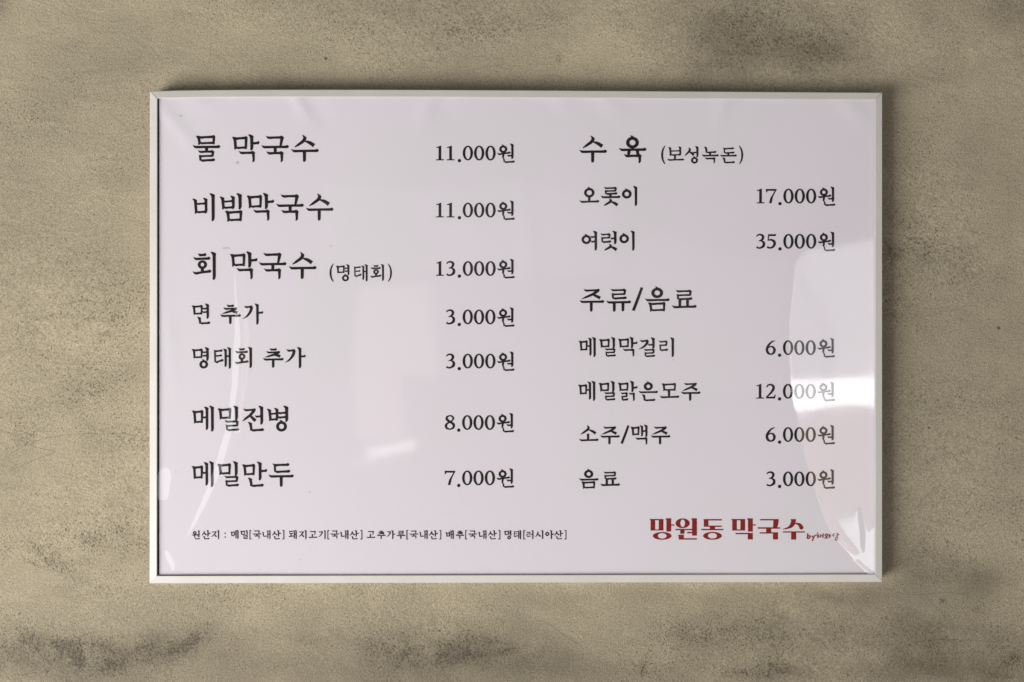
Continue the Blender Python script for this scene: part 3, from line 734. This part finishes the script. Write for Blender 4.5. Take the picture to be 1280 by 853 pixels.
def origins():
    L = Line()
    a = lambda z: 230 + z / 5.12
    b = lambda z: 470 + z / 5.12
    it = [('원', a(48)), ('산', a(111)), ('지', a(174)), (':', a(256)), ('메', a(299)), ('밀', a(361)), ('[', a(413)), ('국', a(436)), ('내', a(502)), ('산', a(562)), (']', a(629)),
          ('돼', a(667)), ('지', a(733)), ('고', a(793)), ('기', a(857)), ('[', a(912)), ('국', a(934)), ('내', a(1001)), ('산', a(1060)), (']', a(1129)), ('고', a(1165)),
          ('추', b(3)), ('가', b(66)), ('루', b(129)), ('[', b(189)), ('국', b(211)), ('내', b(279)), ('산', b(338)), (']', b(405)), ('배', b(446)), ('추', b(506)),
          ('[', b(565)), ('국', b(587)), ('내', b(656)), ('산', b(715)), (']', b(783)), ('명', b(819)), ('태', b(877)), ('[', b(937)), ('러', b(958)), ('시', b(1018)),
          ('아', b(1080)), ('산', b(1139)), (']', b(1206))]
    L.text(it, 662.9, 11.7)
    L.build('tiny line naming the origin of the ingredients')
origins()

def logo():
    L = Line(); k = 1 / 12.8
    def rc(x0, y0, x1, y1): return [(x0, y0), (x1, y0), (x1, y1), (x0, y1)]
    def ell(cx, cy, rx, ry, ix, iy, n=32):
        out = []
        for i in range(n):
            a0, a1 = 2 * math.pi * i / n, 2 * math.pi * (i + 1) / n
            q = lambda a, u, v: (cx + u * math.cos(a), cy + v * math.sin(a))
            out.append([q(a0, rx, ry), q(a1, rx, ry), q(a1, ix, iy), q(a0, ix, iy), 'cont' if i else 'head'])
        return out
    def mieum(x):    # heavy box with a narrow window
        return [[(x, 115), (x + 220, 115), (x + 220, 136), (x + 12, 136), (x + 2, 128)], rc(x + 14, 130, x + 88, 300), rc(x + 145, 130, x + 220, 300), rc(x + 80, 283, x + 150, 300)]
    g1 = mieum(52) + [[(310, 104), (396, 104), (396, 316), (320, 316), (320, 136), (312, 124)], rc(390, 203, 446, 222)] + ell(252, 386, 150, 62, 70, 44)
    g1 += ell(579, 184, 113, 78, 38, 60) + [rc(463, 274, 740, 295), rc(540, 285, 608, 352), rc(652, 322, 740, 344), [(720, 104), (806, 104), (806, 382), (730, 382), (730, 134), (722, 124)],
           [(503, 368), (597, 368), (597, 445), (518, 445), (514, 385)], rc(590, 424, 806, 445)]
    g1 += [rc(914, 118, 1205, 139), rc(918, 130, 992, 240), rc(985, 221, 1205, 242), rc(1014, 236, 1098, 285), rc(878, 274, 1232, 295)] + ell(1056, 384, 150, 63, 72, 44)
    L.add(g1, 808, 640, k)
    g2 = mieum(78) + [[(332, 104), (420, 104), (420, 316), (344, 316), (344, 136), (334, 124)], rc(414, 200, 468, 218), rc(146, 338, 420, 359), rc(340, 350, 420, 442)]
    g2 += [rc(538, 116, 820, 137), [(750, 120), (832, 116), (832, 160), (822, 214), (806, 255), (742, 255), (748, 200)], rc(500, 248, 855, 270), rc(634, 262, 716, 340), rc(530, 327, 826, 348), rc(744, 340, 824, 442)]
    p = Pen(); p.r([(1062, 135), (1062, 180), (1035, 225), (980, 258), (902, 280)], [60, 74, 58, 30, 10], 9)
    p.r([(1085, 190), (1130, 190), (1175, 212), (1196, 248), (1198, 262)], [10, 30, 52, 66, 60], 9)
    g2 += [[(1022, 116), (1112, 116), (1112, 132), (1106, 172), (1030, 172), (1034, 130)]] + p.polys + ell(1197, 252, 33, 33, 0.5, 0.5, 16)
    g2 += [rc(900, 313, 1252, 332), rc(1034, 325, 1114, 444)]
    L.add(g2, 908, 640, k)
    L.build('bold red restaurant name at lower right', M_RED)
    # handwritten tail
    L = Line(); k = 1 / 21.33
    p = Pen(); w = 28; p.BOLD = 1.25
    S = lambda pts, a=w: p.r(pts, [a] * len(pts), 5)
    S([(208, 250), (200, 320), (190, 395)]); S([(195, 395), (235, 385), (268, 350), (258, 318), (212, 330)])
    S([(318, 315), (338, 360)]); S([(395, 305), (360, 370), (322, 455)])
    S([(395, 305), (430, 300), (505, 296)], 22); S([(450, 238), (482, 252)], 24)
    p.ring(480, 346, 34, 34, 18, 18, False, 14)
    S([(548, 280), (543, 365)], 22); S([(546, 322), (606, 318)], 18); S([(615, 258), (608, 376)], 24)
    S([(700, 268), (668, 300), (690, 330), (735, 318), (738, 285), (702, 268)], 22); S([(700, 335), (700, 370)], 22); S([(645, 380), (740, 376)], 22); S([(785, 275), (776, 378)], 24); S([(780, 326), (826, 322)], 20)
    S([(870, 272), (930, 262)], 20); S([(880, 272), (884, 320), (935, 312)], 20); S([(992, 240), (988, 340)], 24); S([(990, 296), (1046, 284)], 24)
    S([(930, 360), (992, 356), (988, 388), (940, 402), (945, 432), (1010, 430)], 18)
    L.add(p.polys, 1000, 655, k)
    L.build('tiny handwritten red words after the restaurant name', M_RED)
logo()

# two small grey smudges on the sheet
def smudge(cx, cy, rx, ry, seed):
    rnd = random.Random(seed)
    L = Line()
    L.add([[(rx * (0.75 + 0.5 * rnd.random()) * math.cos(i * math.pi / 7), ry * (0.75 + 0.5 * rnd.random()) * math.sin(i * math.pi / 7)) for i in range(14)]], cx, cy, 1.0)
    L.build('small grey smudge', M_SMUDGE, 'smudge')
M_SMUDGE = ink_material('grey_smudge', (0.50, 0.46, 0.47))
for a in [(297, 203.5, 2.6, 2.0, 1), (283, 310.5, 4.5, 1.5, 2), (220, 590, 1.3, 0.9, 3), (387, 615, 1.2, 1.0, 4), (842, 450, 1.3, 1.0, 5), (226, 145, 1.6, 1.0, 6), (376, 700, 1.2, .9, 7)]:
    smudge(*a)
